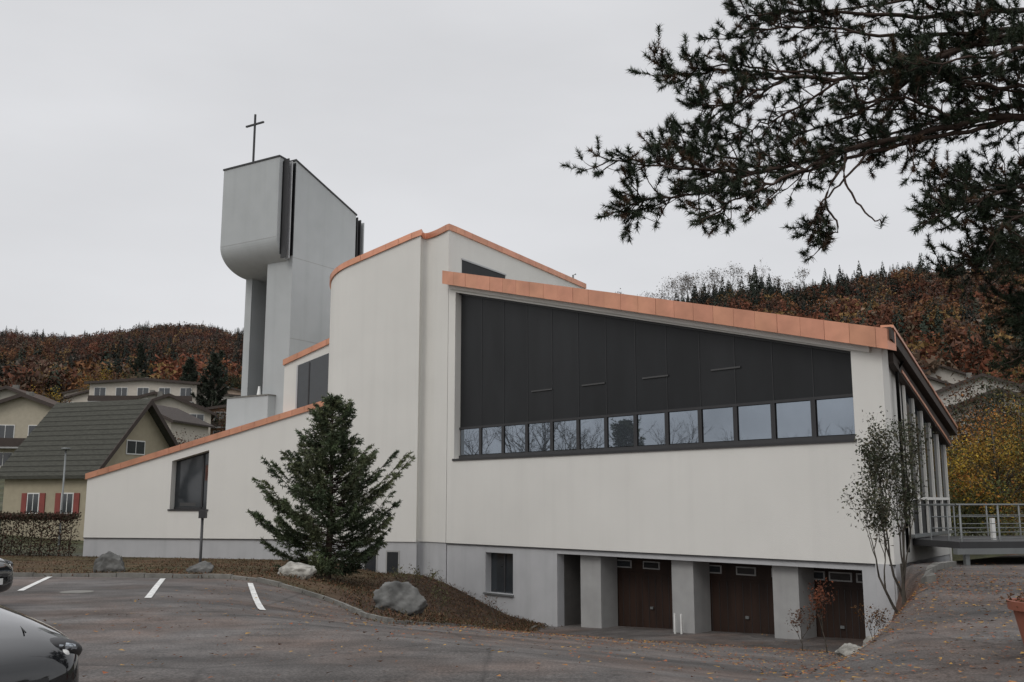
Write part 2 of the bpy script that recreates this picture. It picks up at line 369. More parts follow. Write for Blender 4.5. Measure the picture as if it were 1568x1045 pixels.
t_=Tubes(); t_.add([S(1.0,et(1.0)-.5,.3),S(1.0,et(1)-.8,.12),S(1.0,.3,.12)],[.05]*3,8); t_.obj('downpipe',M['copper'],church)
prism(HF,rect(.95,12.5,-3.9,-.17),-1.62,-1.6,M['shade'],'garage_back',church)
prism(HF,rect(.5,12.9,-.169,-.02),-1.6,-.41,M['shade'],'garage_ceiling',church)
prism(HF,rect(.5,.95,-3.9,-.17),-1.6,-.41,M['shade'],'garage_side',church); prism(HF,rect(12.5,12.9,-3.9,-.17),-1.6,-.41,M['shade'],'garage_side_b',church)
for a,b2 in((10.65,11.6),(6.75,7.6),(3.05,3.9)): prism(HF,rect(a,b2,-3.5,-.18),-1.15,-.3,M['pillar'],'garage_pillar',church)
for k,(a,b2) in enumerate(((7.3,11.0),(3.5,7.3),(.96,3.5))):
    prism(HF,rect(a+.02,b2-.02,-3.5,-.2),-1.5,-1.2,M['door'],f'garage_door_{k}',church)
    for j in range(1,13):
        q=a+(b2-a)*j/13; prism(HF,rect(q-.007,q+.007,-3.4,-.75),-1.2,-1.19,M['dark2'],f'door_joint_{k}_{j}',church)
    prism(HF,rect(a+.1,b2-.1,-.82,-.75),-1.2,-1.17,M['door'],f'door_rail_{k}',church)
    for j in range(3):
        q=a+(b2-a)*(j+.5)/3
        prism(HF,rect(q-.36,q+.36,-.60,-.34),-1.2,-1.17,M['pillar'],f'door_light_frame_{k}_{j}',church)
        prism(HF,rect(q-.31,q+.31,-.56,-.38),-1.17,-1.16,M['glassd'],f'door_light_{k}_{j}',church)
    prism(HF,rect(a+(b2-a)/2-.06,a+(b2-a)/2+.06,-1.9,-1.82),-1.2,-1.14,M['steel'],f'door_handle_{k}',church)
prism(HF,rect(14.8,16.35,-1.75,-.26),-.38,-.34,M['glassd'],'cellar_window',church)
prism(HF,rect(15.5,15.57,-1.7,-.3),-.34,-.3,M['dark2'],'cellar_mullion',church)
prism(HF,rect(14.75,16.4,-1.81,-1.752),-.3,.03,M['steel'],'cellar_sill',church)
for q in(7.0,7.25): prism(HF,rect(q,q+.05,-2.7,-1.8),-.02,.03,M['plate'],'bollard',church)
def bez(p,c,q,n): 
    return [tuple((1-t)**2*p[k]+2*t*(1-t)*c[k]+t*t*q[k] for k in range(3)) for t in [i/n for i in range(n+1)]]
Cc=(-2.66,40.1,13.14); Bt=(B[0],B[1],13.13)
tall=[WF(4.9,10.3,-7)]
for i in range(17):
    th=math.pi/2*(1-i/16); tall.append(WF(3.3+1.6*math.sin(th),12.04-.33*1.6*th,-1.6+1.6*math.cos(th)))
tall+=bez(Bt,(-3.98,42.0,12.98),Cc,12)
tall.append((-2.66+.53*12.3,40.1+.847*12.3,12.88))
nw=loop_solid('nave_wall',tall+[(1,58,12),(-7,57,10.5)],.02,M['white'],church)
loop_solid('nave_plinth',[(p[0]+.02,p[1]+.05,.018) for p in tall+[(1,58,12),(-7,57,10.5)]],-4,M['plinth'],church)
cap('copper_cap_nave',[(p[0],p[1],p[2]+.1) for p in tall],.26,.07,.3,church,seg=.6)
NS=Fr((-2.66,40.1),(.53,.848),(.848,-.53))
prism(NS,rect(.96,4.4,10.3,11.88),.002,.02,M['dark'],'clerestory_window',church)
prism(NS,rect(.9,4.46,11.88,11.94),.002,.05,M['plinth'],'clerestory_head',church)
t_=Tubes(); q=NS(11.9,12.5,-.5); t_.add([(q[0],q[1],12.6),(q[0],q[1],13.45),(q[0]+.15,q[1],13.5)],[.05]*3,8); t_.obj('vent_pipe',M['steel'],church)
for a,b2 in((.8,1.3),(1.8,2.3)):
    prism(WF,rect(a-.06,b2+.06,-1.36,-.34),-.1,-.035,M['pillar'],'basement_frame',church)
    prism(WF,rect(a,b2,-1.3,-.4),-.1,-.03,M['glassd'],'basement_window',church)
wl=lambda k:6.15-.2716*k
prism(W2,[(-1.5,.02),(11.78,.02),(11.78,wl(11.78)-.1),(-1.5,wl(-1.5)-.1)],-.4,0,M['white'],'wing_wall',church,
      holes=[[(5.65,1.31),(5.65,3.96),(7.48,3.48),(7.48,1.31)]])
prism(W2,rect(-1.5,11.78,-2.5,.018),-.4,-.05,M['plinth'],'wing_plinth',church)
prism(W2,rect(-1.5,11.8,-.01,.016),-.04,.012,M['dark2'],'wing_drip',church)
prism(W2,[(-1.5,-2.5),(11.77,-2.5),(11.77,wl(11.77)-.15),(-1.5,wl(-1.5)-.15)],-5,-.6,M['white'],'wing_body',church)
prism(W2,rect(5.6,7.5,1.3,3.98),-.59,-.38,M['glassd'],'wing_window_glass',church)
prism(W2,[(6.05,1.32),(6.13,1.32),(6.13,3.8),(6.05,3.8)],-.38,-.33,M['dark2'],'wing_mullion',church)
prism(W2,rect(5.67,7.46,1.32,1.4),-.38,-.33,M['dark2'],'wing_frame',church)
prism(W2,rect(6.4,7.2,1.45,1.6),-.38,-.376,M['strip'],'radiator',church)
prism(W2,rect(5.7,6.0,2.6,3.3),-.38,-.377,mat('curtain',(.09,.04,.03),.9,var=.5,scale=4),'curtain',church)
prism(W2,rect(5.55,7.55,1.24,1.31),-.3,.05,M['dark2'],'wing_sill',church)
cap('copper_cap_wing',[W2(11.85,wl(11.85)),W2(-.1,wl(-.1))],.27,.08,.5,church,seg=.6)
XF=Fr((-10.45,44.6),(.945,-.33),(-.33,-.945))
prism(XF,[(0,0),(3.5,0),(3.5,9.25),(0,7.95)],-4,0,M['white'],'vestry_wall',church)
prism(XF,[(.75,5.2),(3,5.2),(3,8.5),(.75,7.8)],.001,.03,M['glassd'],'vestry_window',church)
prism(XF,[(.68,5.2),(.75,5.2),(.75,7.8),(.68,7.8)],.001,.06,M['plinth'],'vestry_frame',church)
prism(XF,rect(1.3,1.36,5.2,7.9),.03,.05,M['dark2'],'vestry_mullion',church)
cap('copper_cap_vestry',[XF(-.05,8.08),XF(3.5,9.4)],.26,.08,.3,church)
# ------------------------------------------------------------------ bell tower
tw=empty('bell_tower')
prof=[(0,18.37),(0,14.35)]+[(2-2*math.cos(a),14.35-1.35*math.sin(a)) for a in [math.pi/2*i/18 for i in range(1,19)]]+[(4.2,13.0),(4.2,17.0),(.75,18.28)]
prism(TS,prof,0,3.95,M['tower'],'bell_chamber',tw)
prism(TS,[(.78,-2),(.78,18.3),(5.3,16.66),(5.3,-2)],-.35,1.35,M['tower'],'tower_slab',tw)
prism(TS,[(-.04,18.37),(-.04,18.45),(.72,18.36),(.72,18.28)],-.03,3.99,M['dark2'],'chamber_coping',tw)
prism(TS,[(.74,18.32),(.74,18.4),(5.36,16.73),(5.36,16.65)],-.39,1.4,M['dark2'],'slab_coping',tw)
prism(TS,rect(.22,.77,13.5,18.2),-.03,-.003,M['dark'],'louvre_back',tw)
for k,q in enumerate((.27,.50)): prism(TS,rect(q,q+.05,13.3,18.3-k*.08),-.36,-.031,M['plinth'] if k else M['dark2'],f'louvre_{k}',tw)
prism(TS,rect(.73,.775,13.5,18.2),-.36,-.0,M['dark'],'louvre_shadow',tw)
prism(TS,rect(5.31,5.95,12.5,16.3),.0,1.2,M['dark'],'rear_louvre_back',tw)
for k,q in enumerate((5.45,5.7,5.95)): prism(TS,rect(q,q+.06,12.3,16.6-k*.09),-.33,1.25,M['dark2'] if k<2 else M['tower'],f'rear_louvre_{k}',tw)
prism(TS,rect(1.8,4.1,-2,13.2),3.5,3.95,M['tower'],'tower_pillar',tw)
prism(TS,rect(3.3,3.5,-2,13.2),1.3,3.55,M['dark2'],'tower_recess',tw)
prism(TS,rect(.3,3.4,-2,6.65),.45,3.27,M['tower'],'tower_base',tw)
prism(TS,rect(.26,3.44,6.65,6.71),.41,3.31,M['kerb'],'tower_base_coping',tw)
for z in (13.4,9.4,6.5): prism(TS,[(.8,z),(5.3,z),(5.3,z+.03),(.8,z+.03)],-.353,-.349,M['pillar'],'joint',tw)
prism(T,rect(.02,3.93,14.33,14.35),.001,.004,M['pillar'],'joint_front',tw)
cross=empty('cross')
prism(T,rect(2.46,2.54,18.2,21.3),-.64,-.56,M['dark2'],'upright',cross); prism(T,rect(1.87,3.13,20.72,20.8),-.645,-.555,M['dark2'],'arm',cross)
t_=Tubes(); q=T(1.6,6.7,-.8); t_.add([(q[0],q[1],6.7),(q[0],q[1],7.2)],[.12,.05],8); t_.obj('base_lamp',M['plate'],tw)
# ------------------------------------------------------------------ houses
def house(x,y,w,Ln,hw,rise,rotd,wc,rc,off=0,left_drop=0,z=None,balc=0,rows=2,cols=3,name='house'):
    e=empty(name); r=math.radians(rotd); d=(math.cos(r),math.sin(r)); n=(math.sin(r),-math.cos(r))
    fr=Fr((x,y),d,n); z0=ground_z(x,y)-.3 if z is None else z
    wm=mat('house_wall',wc,.9,var=.08,spec=.2); rm=mat('house_roof',rc,.85,var=.35,scale=4,stretch=(1,1,5),spec=.2,bump=.5,bscale=6)
    zl=z0+hw-left_drop; zr=z0+hw; zt=z0+hw+rise
    prism(fr,[(-w/2,z0-3),(w/2,z0-3),(w/2,zr),(off,zt),(-w/2,zl)],-Ln,0,wm,'walls',e)
    def slab(ax,az,bx,bz,t0=.02,t1=.22,ext=.6):
        dx,dz=bx-ax,bz-az;l=math.hypot(dx,dz);ux,uz=dx/l,dz/l; ex,ez=bx+ux*ext,bz+uz*ext
        return [(ax,az+t0),(ex,ez+t0),(ex,ez+t1),(ax,az+t1+.02)]
    prism(fr,slab(off,zt,-w/2,zl),-Ln-.5,.6,rm,'roof_a',e); prism(fr,slab(off,zt,w/2,zr),-Ln-.5,.6,rm,'roof_b',e)
    prism(fr,slab(off,zt,-w/2,zl,-.12,.24,.62),.6,.66,M['soffit'],'barge_board',e); prism(fr,slab(off,zt,w/2,zr,-.12,.24,.62),.6,.66,M['soffit'],'barge_board_b',e)
    if w/2>3.6:
        prism(fr,rect(off-1.3,off-.7,zt-.8,zt+.9),-Ln*.5,-Ln*.5+.6,M['kerb'],'chimney',e)
    def win(f,a,z,ww,hh,sh=None):
        prism(f,rect(a-ww/2-.07,a+ww/2+.07,z-.07,z+hh+.07),.0,.05,M['plate'],'window_frame',e)
        prism(f,rect(a-ww/2,a-.03,z,z+hh),.05,.06,M['glassd'],'window_pane',e); prism(f,rect(a+.03,a+ww/2,z,z+hh),.05,.06,M['glassd'],'window_pane',e)
        if sh:
            prism(f,rect(a-ww/2-.5,a-ww/2-.1,z-.05,z+hh+.05),.0,.06,sh,'shutter',e); prism(f,rect(a+ww/2+.1,a+ww/2+.5,z-.05,z+hh+.05),.0,.06,sh,'shutter',e)
    for i in range(rows):
        zz=z0+.9+i*2.7
        for j in range(cols):
            a=-w/2+w*(j+.5)/cols
            lim=zl+(zt-zl)*(a+w/2)/(off+w/2) if a<off else zr+(zt-zr)*(w/2-a)/(w/2-off)
            if zz+1.4<lim: win(fr,a,zz,1.6,1.25)
        if balc and i>0:
            prism(fr,rect(-w/2+.3,w/2-.3,zz-.9,zz-.05),1.1,1.2,M['soffit'],'balcony',e)
            prism(fr,rect(-w/2+.3,w/2-.3,zz-1.05,zz-.9),0,1.2,M['pillar'],'balcony_floor',e)
    return e,fr,win,z0
redsh=mat('red_shutter',(.22,.05,.04),.7)
e,fr,win,z0=house(-23.5,61.2,6.9,6.6,5.6,2.8,69.8,(.36,.32,.235),(.060,.060,.050),off=.6,left_drop=1.6,z=-.6,rows=0)
win(fr,.1,4.6,1.5,.75); win(fr,-1.3,2.3,2.3,.9); win(fr,2.1,2.3,1.1,1.0)
prism(fr,[(-3.44,-.6),(-3.3,-.6),(-3.3,3.6),(-3.44,3.4)],.0,.1,M['soffit'],'corner_board',e)
sf=Fr(fr(-3.46,0,0)[:2],(-.938,.345),(-.345,-.938))
win(sf,4.2,1.0,.8,1.1,redsh); win(sf,1.6,1.0,.8,1.1,redsh)
tm=mat('tile_course',(.048,.048,.040),.9,var=.3)
for k in range(1,15):
    u=k/15; ax=lerp(.6,-3.9,u); az=lerp(7.8,7.8-4.4*4.5/4.05,u)
    prism(fr,[(ax,az+.20),(ax+.05,az+.25),(ax-.06,az+.23),(ax-.06,az+.15)],-7.1,.59,tm,'tile_course',e)
roofc=((.07,.05,.04),(.06,.05,.045),(.05,.045,.04),(.09,.085,.08))
for hx,hy,hw_,hl_,hh,hr_,ro,wc,rc,bal,rows,cols in((-48.5,97,12,10,5.6,2.2,8,(.42,.38,.30),0,1,2,4),(-38.5,100,8,8,4.8,1.8,-10,(.5,.46,.4),1,1,2,2),(-60,116,12,10,6,2.4,5,(.4,.38,.33),0,1,2,3),
  (-41.5,118,10,9,5,2,20,(.45,.42,.36),1,1,2,3),(-49,134,12,9,5.2,1.8,12,(.5,.48,.43),2,1,2,4),(-40.5,140,10,9,5.0,.7,0,(.26,.16,.11),3,1,2,4),(-47,163,14,9,5.4,.6,5,(.62,.6,.57),3,0,2,5),(-62,160,13,9,5.4,.6,5,(.30,.18,.12),3,1,2,4),
  (-75,175,12,9,5.4,1.6,-5,(.5,.46,.4),0,0,2,4),(-58,190,13,9,5.4,.6,0,(.6,.58,.55),3,1,2,4),(-82,200,12,9,5.4,1.6,0,(.5,.46,.4),0,0,2,4),(-62,215,12,9,5.4,1.2,10,(.45,.35,.28),2,0,2,4),
  (-56,148,16,10,8.2,.6,3,(.52,.48,.42),3,1,3,5),(-92,215,14,9,5.4,1.6,0,(.55,.5,.45),0,1,2,4),(-76,232,14,9,5.4,.6,0,(.6,.58,.55),3,0,2,4),
  (42,84,12,9,6.6,2.2,-30,(.34,.32,.29),2,1,2,3),(57,118,12,9,6.2,2.2,-20,(.42,.40,.37),0,1,2,3),(45,118,11,9,5.5,2.,10,(.34,.29,.25),2,0,2,3),(66,150,12,9,6,2,0,(.45,.42,.38),1,1,2,3),(58,140,12,9,6,1.6,15,(.5,.47,.43),0,1,2,3)):
    house(hx,hy,hw_,hl_,hh,hr_,ro,wc,roofc[rc],rows=rows,cols=cols,balc=bal)
# ------------------------------------------------------------------ vegetation
def bare(tb,p,d,l,r,dep,tips=None,spread=.5,up=.15):
    pts=[p];rad=[r];q=Vector(p);v=Vector(d).normalized()
    for i in range(3):
        v=(v+Vector((random.gauss(0,.12),random.gauss(0,.12),random.gauss(0,.08)+up*.3))).normalized(); q=q+v*l/3; pts.append(tuple(q)); rad.append(r*(1-.15*(i+1)))
    tb.add(pts,rad,5 if dep>2 else 3)
    if tips is not None and dep<=2: tips+= [Vector(pts[1]),Vector(pts[2]),Vector(pts[3])]
    if dep==0: return
    for k in range(random.choice((2,3,3))):
        w=(v+Vector((random.gauss(0,spread),random.gauss(0,spread),random.gauss(0,spread*.7)+up))).normalized()
        s=random.choice((2,3,3)); bare(tb,pts[s],w,l*random.uniform(.62,.85),r*.55,dep-1,tips,spread,up)
def bare_tree(name,x,y,h,dep=5,leafc=None,nl=0,ls=.1,spread=.5,up=.15,m='barkg',r=.12,lean=(0,0),z=None,sc=.25):
    e=empty(name); tb=Tubes(); tips=[]
    z=ground_z(x,y)-.1 if z is None else z
    bare(tb,(x,y,z),(lean[0],lean[1],1),h*.3,r,dep,tips,spread,up); tb.obj('trunk',M[m],e)
    if nl:
        T_=np.array([tuple(t) for t in tips]); C_=T_[rng.integers(0,len(T_),nl)]+rng.normal(0,sc,(nl,3))
        cc=np.array(leafc)[rng.integers(0,len(leafc),nl)]*rng.uniform(.6,1.3,(nl,1))
        tris_mesh('leaves',leaf_tris(C_,ls),cc,M['foliage'],e)
    return e
for x,y,h in((-24,38,9),(-26,33,8),(-23,28.5,8),(-27,43,10),(-30,30,9),(-22,23.5,7),(-33,36,10),(-21,19,7),(-28,40.5,9),(-25,35.5,9),(-36,39,11),(-21.5,26,7)): bare_tree('bare_tree',x,y,h,6,r=.22,spread=.6,up=.12)
def spruce(name,x,y,H,prof,nb=210,green=((.046,.062,.030),(.055,.070,.034),(.034,.048,.024),(.075,.085,.042)),per=13,nt=16,ls=.085):
    e=empty(name); tb=Tubes(); z0=ground_z(x,y)
    tb.add([(x,y,z0-.1),(x+.03,y,z0+H*.5),(x,y,z0+H)],[.13,.07,.012],7)
    tr=[];cl=[]
    for i in range(nb):
        t=(i+.5)/nb; t=t**.9; z=z0+.3+t*(H-.35); an=i*2.4+random.gauss(0,.4)
        R=np.interp(t,*prof)*random.choice((.5,.75,.95,1.05,1.12,1.2))*(1+.22*noise.noise(Vector((math.cos(an)*1.2,math.sin(an)*1.2,z*.9))))
        d=Vector((math.cos(an),math.sin(an),0)); pts=[]
        slope=lerp(-.05,.9,t)+random.gauss(0,.10)
        for k in range(6):
            u=k/5; pts.append(Vector((x,y,z))+d*R*u+Vector((0,0,R*(slope*u-.25*u*(1-u)*2+.22*u*u))))
        tb.add([tuple(p) for p in pts],[.020*(1-.8*k/5)*min(1,R) +.003 for k in range(6)],3)
        g=np.array(green[random.randrange(4)])*random.uniform(.65,1.3)
        cnt=max(4,int(per*R/1.3))
        for k in range(cnt):
            u=random.uniform(.2,1.0)**.8; p=pts[0].lerp(pts[5],u); p.z=np.interp(u,[0,.2,.4,.6,.8,1],[q.z for q in pts])
            sd=Vector((-d.y,d.x,0))*random.choice((-1,1)); tl=.14+.42*(1.1-u)*min(1,R)*random.uniform(.6,1.2)
            v=(d*.7+sd*random.uniform(.3,1.1)+Vector((0,0,random.uniform(-.3,.5)))).normalized()
            if k%4==0: v=d+Vector((0,0,.5)); tl=.22
            w=rng.uniform(0,1,nt)[:,None]; base=np.array(p)+np.array(v)*w*tl
            o=rvec(nt)+np.array(v)*.8; o/=np.linalg.norm(o,axis=1)[:,None]
            s=np.cross(o,rvec(nt)); s/=np.linalg.norm(s,axis=1)[:,None]+1e-6
            L_=ls*rng.uniform(.7,1.4,(nt,1))
            tr.append(np.stack([base-s*.017*(ls/.1),base+s*.017*(ls/.1),base+o*L_],1)); cl.append(np.tile(g*(1.4 if u>.85 else 1)*random.uniform(.75,1.25),(nt,1)))
    tb.obj('trunk',M['bark'],e); tris_mesh('needles',np.concatenate(tr),np.concatenate(cl),M['needle'],e); return e
spruce('conifer_tree',-6.05,33,6.1,([0,.05,.14,.38,.46,.55,.66,.80,.93,1],[1.0,1.7,2.0,2.1,1.65,1.05,.75,.6,.36,.05]),nb=265,per=22,nt=20,ls=.10,green=((.052,.070,.034),(.060,.078,.038),(.036,.052,.026),(.085,.098,.050)))
lc=[(.055,.065,.04),(.08,.085,.055),(.04,.048,.03),(.10,.09,.06)]
for x,y,h,ln,nl in((8.56,22.0,4.6,(-.05,0),2600),(8.7,22.2,4.0,(-.2,0),1700),(8.4,21.8,3.4,(-.4,.0),1500),(8.6,22,3.4,(.04,0),1000)):
    bare_tree('young_tree',x,y,h,5,lc,nl,.07,spread=.26,up=.42,r=.04,sc=.10,lean=ln)
for x,y,h,lcc,nl in((-2.9,31,1.7,[(.10,.09,.04),(.08,.08,.035)],260),(-2.2,30.6,1.3,[(.1,.1,.05)],200),(-.4,31,1.5,[(.1,.06,.04)],60),(7.2,23.2,2.0,[(.18,.06,.03),(.13,.05,.03)],420),(6.8,23.8,1.3,[(.1,.05,.03)],240),(7.9,22.4,1.3,[(.16,.08,.03)],260),(-3.6,31.5,1.3,[(.1,.1,.05)],100)):
    bare_tree('shrub',x,y,h,4,lcc,nl,.06,spread=.45,up=.3,r=.018,sc=.06)
def crown_tree(name,x,y,H,R,cols,n=9000,ls=.16,nc=60,z=None,low=.25):
    e=empty(name); tb=Tubes(); z0=ground_z(x,y) if z is None else z
    tb.add([(x,y,z0-.3),(x+.1,y,z0+H*.45),(x,y,z0+H*.9)],[.022*H,.014*H,.02],7)
    cs=[]
    for i in range(nc):
        v=rvec(1)[0]*random.uniform(.35,1.0); c=np.array((x+v[0]*R,y+v[1]*R,z0+H*(low+1)/2+v[2]*H*(1-low)/2)); cs.append(c)
        tb.add([(x,y,z0+H*random.uniform(.2,.5)),tuple((c+np.array((x,y,c[2]-.4)))/2),tuple(c)],[.01*H*.5,.004*H,.01],3)
    cs=np.array(cs); k=rng.integers(0,nc,n); P=cs[k]+rng.normal(0,R*.15,(n,3))
    cm=np.array(cols)[rng.integers(0,len(cols),nc)]*rng.uniform(.5,1.35,(nc,1))
    cc=cm[k]*rng.uniform(.7,1.3,(n,1))
    tb.obj('trunk',M['barkg'],e); tris_mesh('leaves',leaf_tris(P,ls),cc,M['foliage'],e); return e
Yl=[(.30,.20,.03),(.24,.13,.03),(.16,.12,.03),(.09,.09,.03),(.28,.12,.03)]
Gr=[(.04,.05,.025),(.06,.06,.03),(.03,.035,.02)]; Br=[(.10,.05,.03),(.13,.06,.03),(.07,.045,.03)]
crown_tree('autumn_tree',17.6,36,4.8,2.4,Yl+[(.07,.07,.03)],11000,.10,low=.1)
crown_tree('autumn_tree',20.2,39,6.0,3.0,Yl+[(.08,.08,.03)],11000,.11,low=.1)
crown_tree('autumn_tree',16.6,39,3.6,2.0,[(.09,.1,.03),(.14,.12,.03)],8000,.10,low=.05)
crown_tree('autumn_tree',16.2,35,2.6,1.6,[(.07,.08,.03),(.11,.10,.03)],7000,.09,low=.02)
crown_tree('autumn_tree',22,44,7.0,3.2,Br+Gr+Yl[:2],9000,.13)
crown_tree('autumn_tree',26,52,8,3.4,Gr+Br,9000,.15)
crown_tree('autumn_tree',33,64,8,4.0,Br+Gr,9000,.18)
for x,y,H,R,c in((-50,84,4,2.5,Gr),(-28,84,4,2.2,Br),(-44,108,5,3,Yl[1:]+Br),(-55,140,5,3.0,Gr),(-36,126,6,3,Gr+Br),(-70,146,8,4,Yl[:2]+Br),(-82,160,8,4,Br),(-62,132,6,3.5,Gr+Br),(-22,72,4,2.2,Gr),(-42,178,8,4,Yl[1:]+Br),(-72,185,9,4,Gr),(-52,205,9,4,Yl[:2]+Br),(-90,215,10,5,Br+Yl),(-66,235,10,5,Gr)):
    crown_tree('garden_tree',x,y,H,R,c,3600,.05*R+.06,nc=40)
dg=((.028,.036,.024),(.033,.042,.027),(.024,.03,.02),(.03,.038,.025))
for x,y,H in((-46,150,13),(-59,178,12),(-92,240,16),(-50,240,14),(-78,260,15)): spruce('conifer_tree',x,y,H,([0,.5,1],[3.2,2.2,.2]),nb=120,per=10,nt=14,ls=.42,green=dg)
e=empty('hedge'); n=24000
P=np.c_[rng.uniform(-31,-20.3,n),rng.uniform(45.6,46.9,n)+.0,rng.uniform(-.9,1.0,n)]
P[:,1]+= (-.12)*(P[:,0]+20); k=rng.random(n)<.5; P[k,2]=.95+rng.normal(0,.06,k.sum())*1.2
P+=rng.normal(0,.05,(n,3))
tris_mesh('leaves',leaf_tris(P,.10),np.array([(.045,.036,.024),(.075,.038,.026),(.036,.034,.02),(.055,.03,.022)])[rng.integers(0,4,n)],M['foliage'],e)
tb=Tubes()
for i in range(22): xx=-20.5-i*.48; tb.add([(xx,46.2-.12*(xx+20),-1),(xx+.1,46.2-.12*(xx+20),.7)],[.03,.01],4)
tb.obj('stems',M['bark'],e)
# ---------------- distant woodland
def forest(name,pts,cols_c,cols_d,pc,hs,nt=54,haze_tint=.25,vary=(.65,1.2)):
    TT=[];CC=[]
    for (x,y) in pts:
        z=ground_z(x,y)-.5; pn=.5+noise.noise(Vector((x*.012,y*.005,7)))*1.6
        con=random.random()<pc*max(.1,pn)*1.6; H=hs*random.uniform(*vary)
        if con:
            H*=1.2; t=rng.random(nt)**.7; R=H*.17*(1-t)+.15; an=rng.uniform(0,6.28,nt)
            c=np.c_[x+np.cos(an)*R*.8,y+np.sin(an)*R*.8,z+H*.1+t*H*.9]; sz=(H*.11*(1.15-t))[:,None]
            a=np.c_[np.cos(an),np.sin(an),-.4*np.ones(nt)]; b_=np.c_[-np.sin(an),np.cos(an),np.zeros(nt)]
            V_=np.stack([c-b_*sz*.5,c+b_*sz*.5,c+a*sz*.6],1); V_[:,0:2,2]+=sz*.6
            col=np.array(random.choice(cols_c))
        else:
            nb_=7; v=rvec(nb_); v[:,2]*=.9; cb=np.array((x,y,z+H*.6))+v*np.array((H*.28,H*.28,H*.28)); c=cb[rng.integers(0,nb_,nt)]+rvec(nt)*H*.15; V_=leaf_tris(c,H*.10)
            col=np.array(random.choice(cols_d)) if random.random()<.75 else np.array(cols_d[int((pn*3)%len(cols_d))])
        col=col*random.uniform(.6,1.5); top_light=.35+.95*(c[:,2]-z)/H  # light from above put into the crown colour, brighter towards the top
        k=haze_tint*min(1,y/900)
        cl_=col[None,:]*top_light[:,None]*rng.uniform(.75,1.25,(nt,1))
        TT.append(V_); CC.append(cl_*(1-k)+k*np.array((.085,.082,.088)))  # aerial haze painted in: colours drift to pale grey with distance
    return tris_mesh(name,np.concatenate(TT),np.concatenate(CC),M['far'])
con=[(.022,.029,.022),(.030,.036,.026),(.02,.024,.020)]
dec=[(.125,.048,.028),(.10,.043,.027),(.135,.066,.032),(.08,.044,.032),(.15,.095,.038),(.075,.06,.04),(.10,.07,.05),(.085,.068,.055)]
pts=[]
while len(pts)<4000:
    q=random.random(); y=random.uniform(230,1040) if q<.7 else (random.uniform(930,1030) if q<.9 else random.uniform(230,420)); r=random.uniform(-.60,-.20); pts.append((r*y,y))
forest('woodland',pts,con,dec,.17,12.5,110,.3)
pts=[]
while len(pts)<2900:
    y=random.uniform(150,520) if random.random()<.75 else random.uniform(460,520); r=random.uniform(.06,.66); pts.append((r*y,y))
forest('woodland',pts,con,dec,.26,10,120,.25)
pts=[(r*y,y) for r,y in [(random.uniform(.17,.66),random.uniform(482,502)) for _ in range(120)]]
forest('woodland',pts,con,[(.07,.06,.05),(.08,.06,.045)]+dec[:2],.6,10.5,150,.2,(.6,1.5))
pts=[(r*y,y) for r,y in [(random.choice((-.50,-.47,-.44,-.39,-.36,-.31,-.28))+random.gauss(0,.008),random.uniform(985,1010)) for _ in range(42)]]
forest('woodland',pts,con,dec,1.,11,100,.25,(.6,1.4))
for x,y,h in((.150*480,480,24),(.165*490,490,26),(.182*480,480,24),(.2*485,485,24),(.225*480,480,22),(.25*490,490,24),(.172*470,470,22),(.19*492,492,24),(.212*488,488,24),(.28*488,488,20),(.31*488,488,19),(.115*480,480,22)): bare_tree('bare_tree',x,y,h,6,[(.10,.08,.06),(.09,.07,.05)],420,.7,r=.34,sc=.8,z=ground_z(x,y))
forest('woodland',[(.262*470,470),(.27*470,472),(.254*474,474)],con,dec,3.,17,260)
# ---------------- pine tree at right
pine=empty('pine_tree'); tb=Tubes(); tuft=[]
TX,TY=9.6,13.6
tb.add([(TX,TY,-.3),(TX-.1,TY,3),(TX,TY,7),(TX-.2,TY+.1,11),(TX,TY,15)],[.30,.26,.2,.13,.04],10)
def twig(p,d,l,r):
    pts=[Vector(p)];v=Vector(d).normalized()
    for i in range(4):
        v=(v+Vector((random.gauss(0,.18),random.gauss(0,.16),random.gauss(0,.12)+.06))).normalized(); pts.append(pts[-1]+v*l/4)
    tb.add([tuple(q) for q in pts],[r*(1-.17*i) for i in range(5)],4)
    return pts,v
def pbranch(P,r0,dens=1.,bare_to=.0,side=1.):
    P=[Vector(p) for p in P]; n=len(P); Q=[]
    for i in range(n-1):
        a=P[max(0,i-1)];b=P[i];c=P[i+1];d=P[min(n-1,i+2)]
        for k in range(6):
            t=k/6; Q.append(.5*((2*b)+(c-a)*t+(2*a-5*b+4*c-d)*t*t+(3*b-a-3*c+d)*t**3)+Vector((0,0,random.gauss(0,.018))))
    Q.append(P[-1]); N_=len(Q)
    tb.add([tuple(q) for q in Q],[lerp(r0,.008,i/(N_-1)) for i in range(N_)],6)
    for i in range(2,N_):
        u=i/(N_-1)
        if u<bare_to: continue
        tdir=(Q[i]-Q[i-1]).normalized()
        m_=(random.choice((1,2,3))) if random.random()<dens else 0
        for k in range(m_):
            sd=Vector((random.gauss(0,.35),random.choice((-1,1))*random.uniform(.2,.9),random.gauss(.05,.6)))
            d=tdir*.8+sd*side; l=random.uniform(.25,.85)*(1.15-.5*u)
            pts,v=twig(Q[i],d,l,.012)
            for j in(3,4):
                if j==4 or random.random()<.5: tuft.append((pts[j],v if j==4 else (v+Vector((random.gauss(0,.5),random.gauss(0,.5),random.gauss(0,.5)+.2))).normalized(),j==4))
            for j in(1,2,3):
                if random.random()<.8:
                    p2,v2=twig(pts[j],v+Vector((random.gauss(0,.8),random.gauss(0,.8),random.gauss(.1,.6))),random.uniform(.12,.36),.006)
                    tuft.append((p2[4],v2,True))
                    if random.random()<.3: tuft.append((p2[2],v2,False))
    tuft.append((Q[-1],(Q[-1]-Q[-2]).normalized(),True))
